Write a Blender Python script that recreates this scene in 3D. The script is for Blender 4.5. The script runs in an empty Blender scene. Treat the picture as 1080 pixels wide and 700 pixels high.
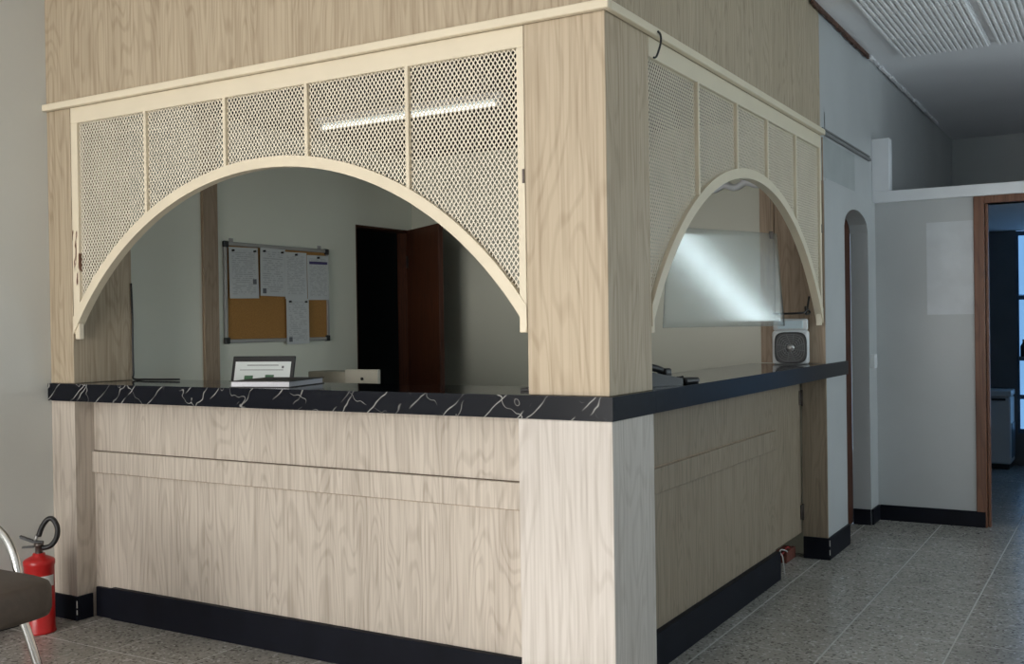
import bpy, bmesh, math, random
from mathutils import Vector, Matrix

scene = bpy.context.scene
col = scene.collection
PI = math.pi
rnd = random.Random(7)

# ------------------------------------------------------------------ camera
cam_d = bpy.data.cameras.new('camera')
cam = bpy.data.objects.new('camera', cam_d)
col.objects.link(cam)
cam_d.sensor_width = 36.0
cam_d.lens = 1103.13 / 1080 * 36.0
cam_d.clip_start = 0.05
cam_d.clip_end = 100
Rv = Vector((0.86008181, 0.50994725, -0.01459718))
Uv = Vector((0.00929326, 0.01294715, 0.999873))
Fv = Vector((-0.51007148, 0.86010823, -0.00639654))
M = Matrix(((Rv.x, Uv.x, -Fv.x, 1.51506), (Rv.y, Uv.y, -Fv.y, -3.21193), (Rv.z, Uv.z, -Fv.z, 1.38), (0, 0, 0, 1)))
cam.matrix_world = M
scene.camera = cam

# ------------------------------------------------------------------ world, daylight, exposure
scene.view_settings.view_transform = 'Standard'
scene.view_settings.look = 'None'
scene.view_settings.gamma = 1.0
scene.view_settings.use_curve_mapping = False
scene.view_settings.exposure = 0.0

world = bpy.data.worlds.new('sky')
scene.world = world
world.use_nodes = True
wb = world.node_tree.nodes['Background']
wb.inputs['Color'].default_value = (0.62, 0.78, 1.0, 1)
wb.inputs['Strength'].default_value = 1.0


def area(name, loc, rot, sx, sy, power, color, spread=PI):
    d = bpy.data.lights.new(name, 'AREA')
    d.shape = 'RECTANGLE'
    d.size = sx
    d.size_y = sy
    d.energy = power
    d.color = color
    d.spread = spread
    o = bpy.data.objects.new(name, d)
    col.objects.link(o)
    o.location = loc
    o.rotation_euler = rot
    return o


# daylight entering through the shop window behind the camera (opening of window_1)
area('daylight_shop_window', (-1.45, -6.02, 1.35), (PI / 2, 0, 0), 2.7, 2.3, 210, (1.0, 0.975, 0.94))
# cool fill added at the unseen right wall (opening of added_window_2) and daylight of the far kitchen window (window_3)
area('side_fill_light', (4.02, 1.2, 2.1), (PI / 2, 0, PI / 2), 1.6, 1.1, 27, (0.72, 0.91, 0.97))
area('slit_streak_light', (4.02, 3.72, 1.6), (PI / 2, 0, PI / 2), 0.34, 1.4, 30, (0.82, 0.95, 1.0))  # lamp added for the streak mirrored in the acrylic screen
area('daylight_kitchen_window', (1.35, 7.96, 1.5), (-PI / 2, 0, 0), 1.3, 1.3, 10, (0.42, 0.68, 1.0))
# low sun falling through the open shop entrance on the floor in front of the pillar
sun_d = bpy.data.lights.new('sun', 'SUN')
sun_d.energy = 32.0
sun_d.angle = math.radians(2.0)
sun_d.color = (1.0, 0.97, 0.93)
sun = bpy.data.objects.new('sun', sun_d)
col.objects.link(sun)
sun.rotation_euler = Vector((-0.105, 0.86, -0.35)).to_track_quat('-Z', 'Y').to_euler()

# ------------------------------------------------------------------ materials
MATS = {}


def new_mat(name):
    m = bpy.data.materials.new(name)
    m.use_nodes = True
    nt = m.node_tree
    return m, nt, nt.nodes['Principled BSDF']


def N(nt, t, **kw):
    n = nt.nodes.new(t)
    for k, v in kw.items():
        setattr(n, k, v)
    return n


def plain(name, rgb, rough=0.5, metal=0.0, var=0.06, scale=6.0, bump=0.0, bscale=40.0, spec=0.5):
    if name in MATS:
        return MATS[name]
    m, nt, b = new_mat(name)
    tc = N(nt, 'ShaderNodeTexCoord')
    nz = N(nt, 'ShaderNodeTexNoise')
    nz.inputs['Scale'].default_value = scale
    nz.inputs['Detail'].default_value = 4
    nt.links.new(tc.outputs['Object'], nz.inputs['Vector'])
    rp = N(nt, 'ShaderNodeValToRGB')
    rp.color_ramp.elements[0].position = 0.3
    rp.color_ramp.elements[1].position = 0.7
    rp.color_ramp.elements[0].color = [c * (1 - var) for c in rgb] + [1]
    rp.color_ramp.elements[1].color = [min(1, c * (1 + var)) for c in rgb] + [1]
    nt.links.new(nz.outputs['Fac'], rp.inputs['Fac'])
    nt.links.new(rp.outputs['Color'], b.inputs['Base Color'])
    b.inputs['Roughness'].default_value = rough
    b.inputs['Metallic'].default_value = metal
    b.inputs['Specular IOR Level'].default_value = spec
    if bump > 0:
        n2 = N(nt, 'ShaderNodeTexNoise')
        n2.inputs['Scale'].default_value = bscale
        n2.inputs['Detail'].default_value = 3
        nt.links.new(tc.outputs['Object'], n2.inputs['Vector'])
        bp = N(nt, 'ShaderNodeBump')
        bp.inputs['Strength'].default_value = bump
        bp.inputs['Distance'].default_value = 0.01
        nt.links.new(n2.outputs['Fac'], bp.inputs['Height'])
        nt.links.new(bp.outputs['Normal'], b.inputs['Normal'])
    MATS[name] = m
    return m


def wood(name, light, dark, rings=34.0, offset=0.0, rough=0.5):
    m, nt, b = new_mat(name)
    L = nt.links.new
    tc = N(nt, 'ShaderNodeTexCoord')
    mp = N(nt, 'ShaderNodeMapping')
    mp.inputs['Location'].default_value = (offset, offset * 0.7, offset * 1.3)
    mp.inputs['Scale'].default_value = (1, 1, 0.16)
    L(tc.outputs['Object'], mp.inputs['Vector'])
    n1 = N(nt, 'ShaderNodeTexNoise')
    n1.inputs['Scale'].default_value = 7.0
    n1.inputs['Detail'].default_value = 1.5
    n1.inputs['Distortion'].default_value = 0.25
    L(mp.outputs['Vector'], n1.inputs['Vector'])
    mul = N(nt, 'ShaderNodeMath', operation='MULTIPLY')
    mul.inputs[1].default_value = rings * 6.2832 / 2
    L(n1.outputs['Fac'], mul.inputs[0])
    sn = N(nt, 'ShaderNodeMath', operation='SINE')
    L(mul.outputs[0], sn.inputs[0])
    ring = N(nt, 'ShaderNodeMapRange')
    ring.inputs['From Min'].default_value = 0.1
    ring.inputs['From Max'].default_value = 1.0
    L(sn.outputs[0], ring.inputs['Value'])
    mp2 = N(nt, 'ShaderNodeMapping')
    mp2.inputs['Scale'].default_value = (85, 85, 2.2)
    L(tc.outputs['Object'], mp2.inputs['Vector'])
    n2 = N(nt, 'ShaderNodeTexNoise')
    n2.inputs['Scale'].default_value = 1.0
    n2.inputs['Detail'].default_value = 3
    L(mp2.outputs['Vector'], n2.inputs['Vector'])
    fine = N(nt, 'ShaderNodeMapRange')
    fine.inputs['From Min'].default_value = 0.42
    fine.inputs['From Max'].default_value = 0.72
    L(n2.outputs['Fac'], fine.inputs['Value'])
    mp3 = N(nt, 'ShaderNodeMapping')
    mp3.inputs['Scale'].default_value = (9, 9, 0.35)
    L(tc.outputs['Object'], mp3.inputs['Vector'])
    n3 = N(nt, 'ShaderNodeTexNoise')
    n3.inputs['Scale'].default_value = 1.0
    n3.inputs['Detail'].default_value = 2
    L(mp3.outputs['Vector'], n3.inputs['Vector'])
    # rings are broken up by the fine grain
    a = N(nt, 'ShaderNodeMath', operation='MULTIPLY')
    L(ring.outputs[0], a.inputs[0])
    a.inputs[1].default_value = 0.29
    c = N(nt, 'ShaderNodeMath', operation='MULTIPLY')
    L(fine.outputs[0], c.inputs[0])
    c.inputs[1].default_value = 0.55
    d = N(nt, 'ShaderNodeMath', operation='MULTIPLY')
    L(n3.outputs['Fac'], d.inputs[0])
    d.inputs[1].default_value = 0.35
    s1 = N(nt, 'ShaderNodeMath', operation='ADD')
    L(a.outputs[0], s1.inputs[0])
    L(c.outputs[0], s1.inputs[1])
    s2 = N(nt, 'ShaderNodeMath', operation='ADD', use_clamp=True)
    L(s1.outputs[0], s2.inputs[0])
    L(d.outputs[0], s2.inputs[1])
    mix = N(nt, 'ShaderNodeMix', data_type='RGBA')
    mix.inputs['A'].default_value = (*light, 1)
    mix.inputs['B'].default_value = (*dark, 1)
    L(s2.outputs[0], mix.inputs['Factor'])
    L(mix.outputs['Result'], b.inputs['Base Color'])
    b.inputs['Roughness'].default_value = rough
    b.inputs['Specular IOR Level'].default_value = 0.35
    bp = N(nt, 'ShaderNodeBump')
    bp.inputs['Strength'].default_value = 0.06
    bp.inputs['Distance'].default_value = 0.004
    L(s2.outputs[0], bp.inputs['Height'])
    L(bp.outputs['Normal'], b.inputs['Normal'])
    return m


OAK = wood('oak_laminate', (0.50, 0.415, 0.30), (0.30, 0.232, 0.155))
OAK_COOL_LIT = wood('oak_laminate_cool_lit', (0.61, 0.545, 0.47), (0.36, 0.305, 0.25), offset=3.1)  # greyer oak copy, cool daylight on the lower front put into the colour
OAK_SHADED = wood('oak_laminate_shaded', (0.335, 0.272, 0.20), (0.195, 0.152, 0.107), offset=4.4)  # darker oak copy, the shade of the side counter put into the colour
RAIL_SHADOW = plain('rail_shadow', (0.10, 0.07, 0.05), 0.8)  # for dark strips that imitate the shadow lines along the rails
OAK_PILLAR = wood('oak_laminate_pillar', (0.57, 0.475, 0.35), (0.37, 0.285, 0.19), rings=22, offset=7.7)
OAK_BRIGHT_LIT = wood('oak_laminate_bright_lit', (0.63, 0.585, 0.54), (0.44, 0.395, 0.35), rings=22, offset=11.0)  # paler oak copy, bright light on the lower pillar put into the colour
OAK_DARK = wood('oak_board', (0.46, 0.35, 0.25), (0.27, 0.19, 0.125), offset=1.9)
DOOR_BROWN = wood('brown_door_wood', (0.085, 0.026, 0.010), (0.034, 0.011, 0.005), rings=20, offset=5.0, rough=0.6)
FRAME_BROWN = wood('brown_frame_wood', (0.20, 0.085, 0.045), (0.08, 0.028, 0.015), rings=20, offset=9.0, rough=0.4)

WALL_OUT = plain('wall_paint_grey', (0.59, 0.60, 0.57), 0.55, var=0.03, scale=1.2, bump=0.05, bscale=90)
WALL_IN = plain('wall_paint_greygreen', (0.52, 0.525, 0.44), 0.35, var=0.03, scale=1.2, bump=0.03, bscale=30)
WALL_OLIVE = plain('wall_paint_olive_grey', (0.82, 0.82, 0.70), 0.45, var=0.03, scale=1.2, bump=0.03, bscale=30)
WALL_COOL = plain('wall_paint_bluegrey', (0.46, 0.475, 0.48), 0.4, var=0.05, scale=2.0, bump=0.08, bscale=60)
PATCH = plain('wall_paint_patch', (0.58, 0.60, 0.62), 0.4, var=0.05, scale=8.0, bump=0.2, bscale=60)
WHITE = plain('white_gloss_paint', (0.74, 0.76, 0.79), 0.35, var=0.03)
CEIL = plain('ceiling_paint', (0.80, 0.80, 0.82), 0.7, var=0.03, scale=1.5)
CEIL_TILE = plain('ceiling_tile_white', (0.86, 0.86, 0.87), 0.6, var=0.03)
CREAM = plain('cream_enamel', (0.74, 0.655, 0.50), 0.35, var=0.04, scale=4, bump=0.03, bscale=20)
CREAM_MESH = plain('cream_enamel_mesh', (0.76, 0.69, 0.56), 0.4, var=0.04)
BLACK_BASE = plain('black_baseboard', (0.006, 0.007, 0.012), 0.55, var=0.2, scale=8, spec=0.15)
BLACK_PLAST = plain('black_plastic', (0.012, 0.012, 0.013), 0.4)
BLACK_TOP = plain('black_stone_laminate', (0.006, 0.007, 0.010), 0.08, var=0.3, scale=20, spec=0.28)
BLACK_EDGE = plain('black_laminate_edge', (0.006, 0.007, 0.011), 0.3, var=0.3, scale=20, spec=0.15)
RED = plain('red_enamel', (0.42, 0.012, 0.012), 0.3, var=0.1)
PAPER = plain('white_paper', (0.62, 0.63, 0.62), 0.7, var=0.03)
CORK = plain('cork', (0.40, 0.20, 0.055), 0.9, var=0.18, scale=160, bump=0.2, bscale=200)
ALU = plain('aluminium', (0.42, 0.41, 0.40), 0.4, metal=0.6)
CHROME = plain('chrome', (0.75, 0.75, 0.74), 0.15, metal=1.0, var=0.02)
STEEL = plain('dark_steel', (0.12, 0.10, 0.09), 0.4, metal=0.8, var=0.2, scale=60)
SEAT = plain('brown_upholstery', (0.070, 0.052, 0.040), 0.6, var=0.12, scale=30, bump=0.15, bscale=300)
WPLAST = plain('white_plastic', (0.66, 0.68, 0.69), 0.35, var=0.02)
BEIGE = plain('beige_metal', (0.42, 0.40, 0.32), 0.5, var=0.04)
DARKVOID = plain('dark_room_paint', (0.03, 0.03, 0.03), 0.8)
GROUT = plain('grout', (0.42, 0.41, 0.385), 0.9, var=0.1, scale=30)
CABLE = plain('black_cable', (0.010, 0.010, 0.011), 0.45)
WIRE_W = plain('white_wire', (0.6, 0.58, 0.55), 0.5)
WIRE_R = plain('red_wire', (0.35, 0.02, 0.02), 0.5)
BRICK = plain('red_brick', (0.13, 0.035, 0.022), 0.8, var=0.25, scale=40)
TANK = plain('pale_blue_tank', (0.62, 0.74, 0.80), 0.2, var=0.03)
GRILLE_GREY = plain('grey_fan_grille', (0.20, 0.20, 0.20), 0.4)
INK = plain('grey_ink', (0.14, 0.14, 0.15), 0.7)
PURPLE = plain('purple_ink', (0.06, 0.045, 0.16), 0.7)
LEDGER = plain('dark_book_cover', (0.025, 0.022, 0.022), 0.5)
PLASTER = plain('crumbling_plaster', (0.10, 0.05, 0.035), 0.9, var=0.6, scale=30, bump=0.6, bscale=60)


def terrazzo():
    m, nt, b = new_mat('terrazzo')
    L = nt.links.new
    g = N(nt, 'ShaderNodeNewGeometry')
    oi = N(nt, 'ShaderNodeObjectInfo')
    v = N(nt, 'ShaderNodeTexVoronoi')
    v.inputs['Scale'].default_value = 95
    v.inputs['Randomness'].default_value = 1
    L(g.outputs['Position'], v.inputs['Vector'])
    sep = N(nt, 'ShaderNodeSeparateColor')
    L(v.outputs['Color'], sep.inputs[0])
    rp = N(nt, 'ShaderNodeValToRGB')
    cr = rp.color_ramp
    cr.interpolation = 'CONSTANT'
    cr.elements[0].position = 0.0
    cr.elements[0].color = (0.13, 0.12, 0.105, 1)
    cr.elements[1].position = 0.09
    cr.elements[1].color = (0.26, 0.25, 0.225, 1)
    for pos, c in ((0.20, (0.33, 0.315, 0.285)), (0.45, (0.295, 0.28, 0.255)), (0.75, (0.36, 0.345, 0.315)), (0.95, (0.50, 0.49, 0.46))):
        e = cr.elements.new(pos)
        e.color = (*c, 1)
    L(sep.outputs[0], rp.inputs['Fac'])
    n = N(nt, 'ShaderNodeTexNoise')
    n.inputs['Scale'].default_value = 2.5
    n.inputs['Detail'].default_value = 3
    L(g.outputs['Position'], n.inputs['Vector'])
    ad = N(nt, 'ShaderNodeMath', operation='MULTIPLY_ADD')
    L(oi.outputs['Random'], ad.inputs[0])
    ad.inputs[1].default_value = 0.22
    L(n.outputs['Fac'], ad.inputs[2])
    mr = N(nt, 'ShaderNodeMapRange')
    mr.inputs['From Min'].default_value = 0.3
    mr.inputs['From Max'].default_value = 0.9
    mr.inputs['To Min'].default_value = 0.85
    mr.inputs['To Max'].default_value = 1.15
    L(ad.outputs[0], mr.inputs['Value'])
    mx = N(nt, 'ShaderNodeMix', data_type='RGBA', blend_type='MULTIPLY')
    mx.inputs['Factor'].default_value = 1
    L(rp.outputs['Color'], mx.inputs['A'])
    L(mr.outputs[0], mx.inputs['B'])
    L(mx.outputs['Result'], b.inputs['Base Color'])
    b.inputs['Roughness'].default_value = 0.27
    return m


TERRAZZO = terrazzo()


def marble():
    m, nt, b = new_mat('black_marble_edge')
    L = nt.links.new
    tc = N(nt, 'ShaderNodeTexCoord')
    nz = N(nt, 'ShaderNodeTexNoise')
    nz.inputs['Scale'].default_value = 14
    nz.inputs['Detail'].default_value = 1.2
    L(tc.outputs['Object'], nz.inputs['Vector'])
    sx = N(nt, 'ShaderNodeSeparateXYZ')
    L(tc.outputs['Object'], sx.inputs[0])

    def veins(ax, az, freq, distort, width, seed):
        # |frac(x*ax + z*az + noise) - .5| below a width
        m1 = N(nt, 'ShaderNodeMath', operation='MULTIPLY')
        L(sx.outputs['X'], m1.inputs[0])
        m1.inputs[1].default_value = ax * freq
        m2 = N(nt, 'ShaderNodeMath', operation='MULTIPLY_ADD')
        L(sx.outputs['Z'], m2.inputs[0])
        m2.inputs[1].default_value = az * freq
        L(m1.outputs[0], m2.inputs[2])
        m3 = N(nt, 'ShaderNodeMath', operation='MULTIPLY_ADD')
        L(nz.outputs['Fac'], m3.inputs[0])
        m3.inputs[1].default_value = distort
        L(m2.outputs[0], m3.inputs[2])
        fr = N(nt, 'ShaderNodeMath', operation='FRACT')
        L(m3.outputs[0], fr.inputs[0])
        sb = N(nt, 'ShaderNodeMath', operation='SUBTRACT')
        L(fr.outputs[0], sb.inputs[0])
        sb.inputs[1].default_value = 0.5
        ab = N(nt, 'ShaderNodeMath', operation='ABSOLUTE')
        L(sb.outputs[0], ab.inputs[0])
        mr = N(nt, 'ShaderNodeMapRange')
        mr.inputs['From Min'].default_value = 0
        mr.inputs['From Max'].default_value = width
        mr.inputs['To Min'].default_value = 1
        mr.inputs['To Max'].default_value = 0
        L(ab.outputs[0], mr.inputs['Value'])
        mk = N(nt, 'ShaderNodeTexNoise', noise_dimensions='4D')
        mk.inputs['W'].default_value = seed
        mk.inputs['Scale'].default_value = 11
        mk.inputs['Detail'].default_value = 1
        L(tc.outputs['Object'], mk.inputs['Vector'])
        mm = N(nt, 'ShaderNodeMapRange')
        mm.inputs['From Min'].default_value = 0.42
        mm.inputs['From Max'].default_value = 0.60
        L(mk.outputs['Fac'], mm.inputs['Value'])
        mu = N(nt, 'ShaderNodeMath', operation='MULTIPLY')
        L(mr.outputs[0], mu.inputs[0])
        L(mm.outputs[0], mu.inputs[1])
        return mu.outputs[0]

    v1 = veins(1.0, -1.15, 5.6, 0.22, 0.026, 0.3)
    v2 = veins(1.0, -0.85, 3.7, 0.30, 0.018, 4.1)
    v3 = veins(1.0, 1.6, 3.0, 0.9, 0.014, 8.8)
    a1 = N(nt, 'ShaderNodeMath', operation='MAXIMUM')
    L(v1, a1.inputs[0])
    L(v2, a1.inputs[1])
    a2 = N(nt, 'ShaderNodeMath', operation='MAXIMUM', use_clamp=True)
    L(a1.outputs[0], a2.inputs[0])
    L(v3, a2.inputs[1])
    mix = N(nt, 'ShaderNodeMix', data_type='RGBA')
    mix.inputs['A'].default_value = (0.006, 0.007, 0.011, 1)
    mix.inputs['B'].default_value = (0.40, 0.39, 0.37, 1)
    L(a2.outputs[0], mix.inputs['Factor'])
    L(mix.outputs['Result'], b.inputs['Base Color'])
    b.inputs['Roughness'].default_value = 0.2
    b.inputs['Specular IOR Level'].default_value = 0.15
    return m


MARBLE = marble()


def rusty():
    m, nt, b = new_mat('cream_enamel_rusted')
    L = nt.links.new
    tc = N(nt, 'ShaderNodeTexCoord')
    mp = N(nt, 'ShaderNodeMapping')
    mp.inputs['Scale'].default_value = (60, 20, 9)
    L(tc.outputs['Object'], mp.inputs['Vector'])
    nz = N(nt, 'ShaderNodeTexNoise')
    nz.inputs['Scale'].default_value = 1
    nz.inputs['Detail'].default_value = 5
    L(mp.outputs['Vector'], nz.inputs['Vector'])
    sx = N(nt, 'ShaderNodeSeparateXYZ')
    L(tc.outputs['Object'], sx.inputs[0])
    mr = N(nt, 'ShaderNodeMapRange')   # rust grows on the lower part of the stile only
    mr.inputs['From Min'].default_value = 1.50
    mr.inputs['From Max'].default_value = 1.62
    L(sx.outputs['Z'], mr.inputs['Value'])
    mr2 = N(nt, 'ShaderNodeMapRange')
    mr2.inputs['From Min'].default_value = 1.98
    mr2.inputs['From Max'].default_value = 1.85
    L(sx.outputs['Z'], mr2.inputs['Value'])
    mu = N(nt, 'ShaderNodeMath', operation='MULTIPLY')
    L(mr.outputs[0], mu.inputs[0])
    L(mr2.outputs[0], mu.inputs[1])
    mu2 = N(nt, 'ShaderNodeMath', operation='MULTIPLY')
    L(mu.outputs[0], mu2.inputs[0])
    L(nz.outputs['Fac'], mu2.inputs[1])
    th = N(nt, 'ShaderNodeMapRange')
    th.inputs['From Min'].default_value = 0.52
    th.inputs['From Max'].default_value = 0.56
    L(mu2.outputs[0], th.inputs['Value'])
    mix = N(nt, 'ShaderNodeMix', data_type='RGBA')
    mix.inputs['A'].default_value = (0.74, 0.655, 0.50, 1)
    mix.inputs['B'].default_value = (0.13, 0.055, 0.025, 1)
    L(th.outputs[0], mix.inputs['Factor'])
    L(mix.outputs['Result'], b.inputs['Base Color'])
    b.inputs['Roughness'].default_value = 0.45
    return m


CREAM_RUST = rusty()


def emit(name, rgb, strength):
    m, nt, b = new_mat(name)
    b.inputs['Base Color'].default_value = (*rgb, 1)
    b.inputs['Emission Color'].default_value = (*rgb, 1)
    b.inputs['Emission Strength'].default_value = strength
    b.inputs['Roughness'].default_value = 0.3
    return m


def glass(name, tint):
    m, nt, b = new_mat(name)
    b.inputs['Base Color'].default_value = (*tint, 1)
    b.inputs['Transmission Weight'].default_value = 1.0
    b.inputs['Roughness'].default_value = 0.02
    b.inputs['IOR'].default_value = 1.45
    return m


def printed(name, seed, rows=30):
    """paper with illegible printed lines (flat print)"""
    m, nt, b = new_mat(name)
    L = nt.links.new
    uv = N(nt, 'ShaderNodeUVMap')
    sx = N(nt, 'ShaderNodeSeparateXYZ')
    L(uv.outputs['UV'], sx.inputs[0])
    r = N(nt, 'ShaderNodeMath', operation='MULTIPLY')
    L(sx.outputs['Y'], r.inputs[0])
    r.inputs[1].default_value = rows
    fl = N(nt, 'ShaderNodeMath', operation='FLOOR')
    L(r.outputs[0], fl.inputs[0])
    fr = N(nt, 'ShaderNodeMath', operation='FRACT')
    L(r.outputs[0], fr.inputs[0])
    inrow = N(nt, 'ShaderNodeMath', operation='LESS_THAN')
    L(fr.outputs[0], inrow.inputs[0])
    inrow.inputs[1].default_value = 0.5
    cmb = N(nt, 'ShaderNodeCombineXYZ')
    xs = N(nt, 'ShaderNodeMath', operation='MULTIPLY')
    L(sx.outputs['X'], xs.inputs[0])
    xs.inputs[1].default_value = 9
    L(xs.outputs[0], cmb.inputs[0])
    rs = N(nt, 'ShaderNodeMath', operation='MULTIPLY')
    L(fl.outputs[0], rs.inputs[0])
    rs.inputs[1].default_value = 7.31
    L(rs.outputs[0], cmb.inputs[1])
    cmb.inputs[2].default_value = seed
    nz = N(nt, 'ShaderNodeTexNoise')
    nz.inputs['Scale'].default_value = 1
    L(cmb.outputs[0], nz.inputs['Vector'])
    th = N(nt, 'ShaderNodeMath', operation='GREATER_THAN')
    L(nz.outputs['Fac'], th.inputs[0])
    th.inputs[1].default_value = 0.47
    margins = []
    for out, lo, hi in (('X', 0.1, 0.9), ('Y', 0.08, 0.93)):
        g1 = N(nt, 'ShaderNodeMath', operation='GREATER_THAN')
        L(sx.outputs[out], g1.inputs[0])
        g1.inputs[1].default_value = lo
        g2 = N(nt, 'ShaderNodeMath', operation='LESS_THAN')
        L(sx.outputs[out], g2.inputs[0])
        g2.inputs[1].default_value = hi
        margins += [g1, g2]
    cur = N(nt, 'ShaderNodeMath', operation='MULTIPLY')
    L(inrow.outputs[0], cur.inputs[0])
    L(th.outputs[0], cur.inputs[1])
    for g in margins:
        nx = N(nt, 'ShaderNodeMath', operation='MULTIPLY')
        L(cur.outputs[0], nx.inputs[0])
        L(g.outputs[0], nx.inputs[1])
        cur = nx
    k = N(nt, 'ShaderNodeMath', operation='MULTIPLY')
    L(cur.outputs[0], k.inputs[0])
    k.inputs[1].default_value = 0.3
    mix = N(nt, 'ShaderNodeMix', data_type='RGBA')
    mix.inputs['A'].default_value = (0.60, 0.61, 0.60, 1)
    mix.inputs['B'].default_value = (0.12, 0.12, 0.13, 1)
    L(k.outputs[0], mix.inputs['Factor'])
    L(mix.outputs['Result'], b.inputs['Base Color'])
    b.inputs['Roughness'].default_value = 0.6
    return m


# ------------------------------------------------------------------ mesh helpers
def box(bm, x0, x1, y0, y1, z0, z1, bevel=0.0, seg=1):
    vs = [bm.verts.new(c) for c in ((x0, y0, z0), (x1, y0, z0), (x1, y1, z0), (x0, y1, z0), (x0, y0, z1), (x1, y0, z1), (x1, y1, z1), (x0, y1, z1))]
    fs = [bm.faces.new([vs[i] for i in f]) for f in ((0, 3, 2, 1), (4, 5, 6, 7), (0, 1, 5, 4), (1, 2, 6, 5), (2, 3, 7, 6), (3, 0, 4, 7))]
    if bevel > 0:
        es = list({e for f in fs for e in f.edges})
        bmesh.ops.bevel(bm, geom=es, offset=bevel, segments=seg, affect='EDGES', profile=0.5)


def tube(bm, pts, r, n=10, caps=True, radii=None):
    pts = [Vector(p) for p in pts]
    rings = []
    t0 = (pts[1] - pts[0]).normalized()
    ref = Vector((0, 0, 1)) if abs(t0.z) < 0.9 else Vector((1, 0, 0))
    nrm = t0.cross(ref).normalized()
    for i, p in enumerate(pts):
        if i == 0:
            t = pts[1] - pts[0]
        elif i == len(pts) - 1:
            t = pts[-1] - pts[-2]
        else:
            t = (pts[i + 1] - p).normalized() + (p - pts[i - 1]).normalized()
        t.normalize()
        nrm = (nrm - t * nrm.dot(t)).normalized()
        bn = t.cross(nrm)
        rr = radii[i] if radii else r
        rings.append([bm.verts.new(p + (nrm * math.cos(2 * PI * k / n) + bn * math.sin(2 * PI * k / n)) * rr) for k in range(n)])
    for a, b in zip(rings, rings[1:]):
        for k in range(n):
            bm.faces.new((a[k], a[(k + 1) % n], b[(k + 1) % n], b[k]))
    if caps:
        bm.faces.new(rings[0][::-1])
        bm.faces.new(rings[-1])


def lathe(bm, prof, cx=0, cy=0, n=28):
    rings = []
    for r, z in prof:
        if r < 1e-5:
            rings.append([bm.verts.new((cx, cy, z))])
        else:
            rings.append([bm.verts.new((cx + r * math.cos(2 * PI * k / n), cy + r * math.sin(2 * PI * k / n), z)) for k in range(n)])
    for a, b in zip(rings, rings[1:]):
        for k in range(n):
            k2 = (k + 1) % n
            if len(a) == 1 and len(b) == 1:
                continue
            if len(a) == 1:
                bm.faces.new((a[0], b[k2], b[k]))
            elif len(b) == 1:
                bm.faces.new((a[k], a[k2], b[0]))
            else:
                bm.faces.new((a[k], a[k2], b[k2], b[k]))


def prism(bm, pts, vec):
    """extrude a planar polygon (3-D points) along vec"""
    vec = Vector(vec)
    a = [bm.verts.new(p) for p in pts]
    b = [bm.verts.new(Vector(p) + vec) for p in pts]
    n = len(pts)
    bm.faces.new(a[::-1])
    bm.faces.new(b)
    for k in range(n):
        bm.faces.new((a[k], a[(k + 1) % n], b[(k + 1) % n], b[k]))


def catmull(pts, sub=6):
    pts = [Vector(p) for p in pts]
    out = []
    P = [pts[0]] + pts + [pts[-1]]
    for i in range(1, len(P) - 2):
        for s in range(sub):
            t = s / sub
            a, b, c, d = P[i - 1], P[i], P[i + 1], P[i + 2]
            out.append(0.5 * ((2 * b) + (c - a) * t + (2 * a - 5 * b + 4 * c - d) * t * t + (3 * b - a - 3 * c + d) * t ** 3))
    out.append(pts[-1])
    return out


def obj(name, bm, mat, parent=None, smooth=False):
    me = bpy.data.meshes.new(name)
    bmesh.ops.recalc_face_normals(bm, faces=bm.faces)
    bm.to_mesh(me)
    bm.free()
    me.materials.append(mat)
    if smooth:
        for p in me.polygons:
            p.use_smooth = True
    o = bpy.data.objects.new(name, me)
    col.objects.link(o)
    if parent is not None:
        attach(o, parent)
    return o


def attach(o, parent):
    """parent while keeping the child's mesh coordinates meaning what they meant (world, or the thing's local frame)"""
    o.parent = parent
    if parent.get('world_coords'):
        o.matrix_parent_inverse = Matrix.Translation(Vector(parent['world_coords'])).inverted()


def bx(name, x0, x1, y0, y1, z0, z1, mat, parent=None, bevel=0.0, seg=1, smooth=False):
    bm = bmesh.new()
    box(bm, x0, x1, y0, y1, z0, z1, bevel, seg)
    return obj(name, bm, mat, parent, smooth)


def tag(o, label, cat, group=None):
    o['label'] = label
    o['category'] = cat
    if group:
        o['group'] = group
    return o


def thing(name, label, cat, loc=(0, 0, 0), rotz=0.0, group=None, world=False):
    o = bpy.data.objects.new(name, None)
    o.empty_display_size = 0.05
    col.objects.link(o)
    o.location = loc
    o.rotation_euler = (0, 0, rotz)
    tag(o, label, cat, group)
    if world:
        o['world_coords'] = list(loc)
    return o


def struct(o, label=None):
    o['kind'] = 'structure'
    if label:
        o['label'] = label
    return o


def quad_uv(name, p00, ux, uy, thick, mat, parent=None):
    """thin sheet with UVs on its front face; front normal = ux x uy"""
    p00, ux, uy = Vector(p00), Vector(ux), Vector(uy)
    nrm = ux.cross(uy).normalized()
    vs = [p00, p00 + ux, p00 + ux + uy, p00 + uy]
    vs = vs + [v - nrm * thick for v in vs]
    me = bpy.data.meshes.new(name)
    me.from_pydata([tuple(v) for v in vs], [], [(0, 1, 2, 3), (7, 6, 5, 4), (0, 4, 5, 1), (1, 5, 6, 2), (2, 6, 7, 3), (3, 7, 4, 0)])
    uvl = me.uv_layers.new(name='UVMap')
    for i, c in enumerate(((0, 0), (1, 0), (1, 1), (0, 1))):
        uvl.data[i].uv = c
    for i in range(4, 24):
        uvl.data[i].uv = (0.01, 0.01)
    me.materials.append(mat)
    o = bpy.data.objects.new(name, me)
    col.objects.link(o)
    if parent is not None:
        attach(o, parent)
    return o


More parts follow.
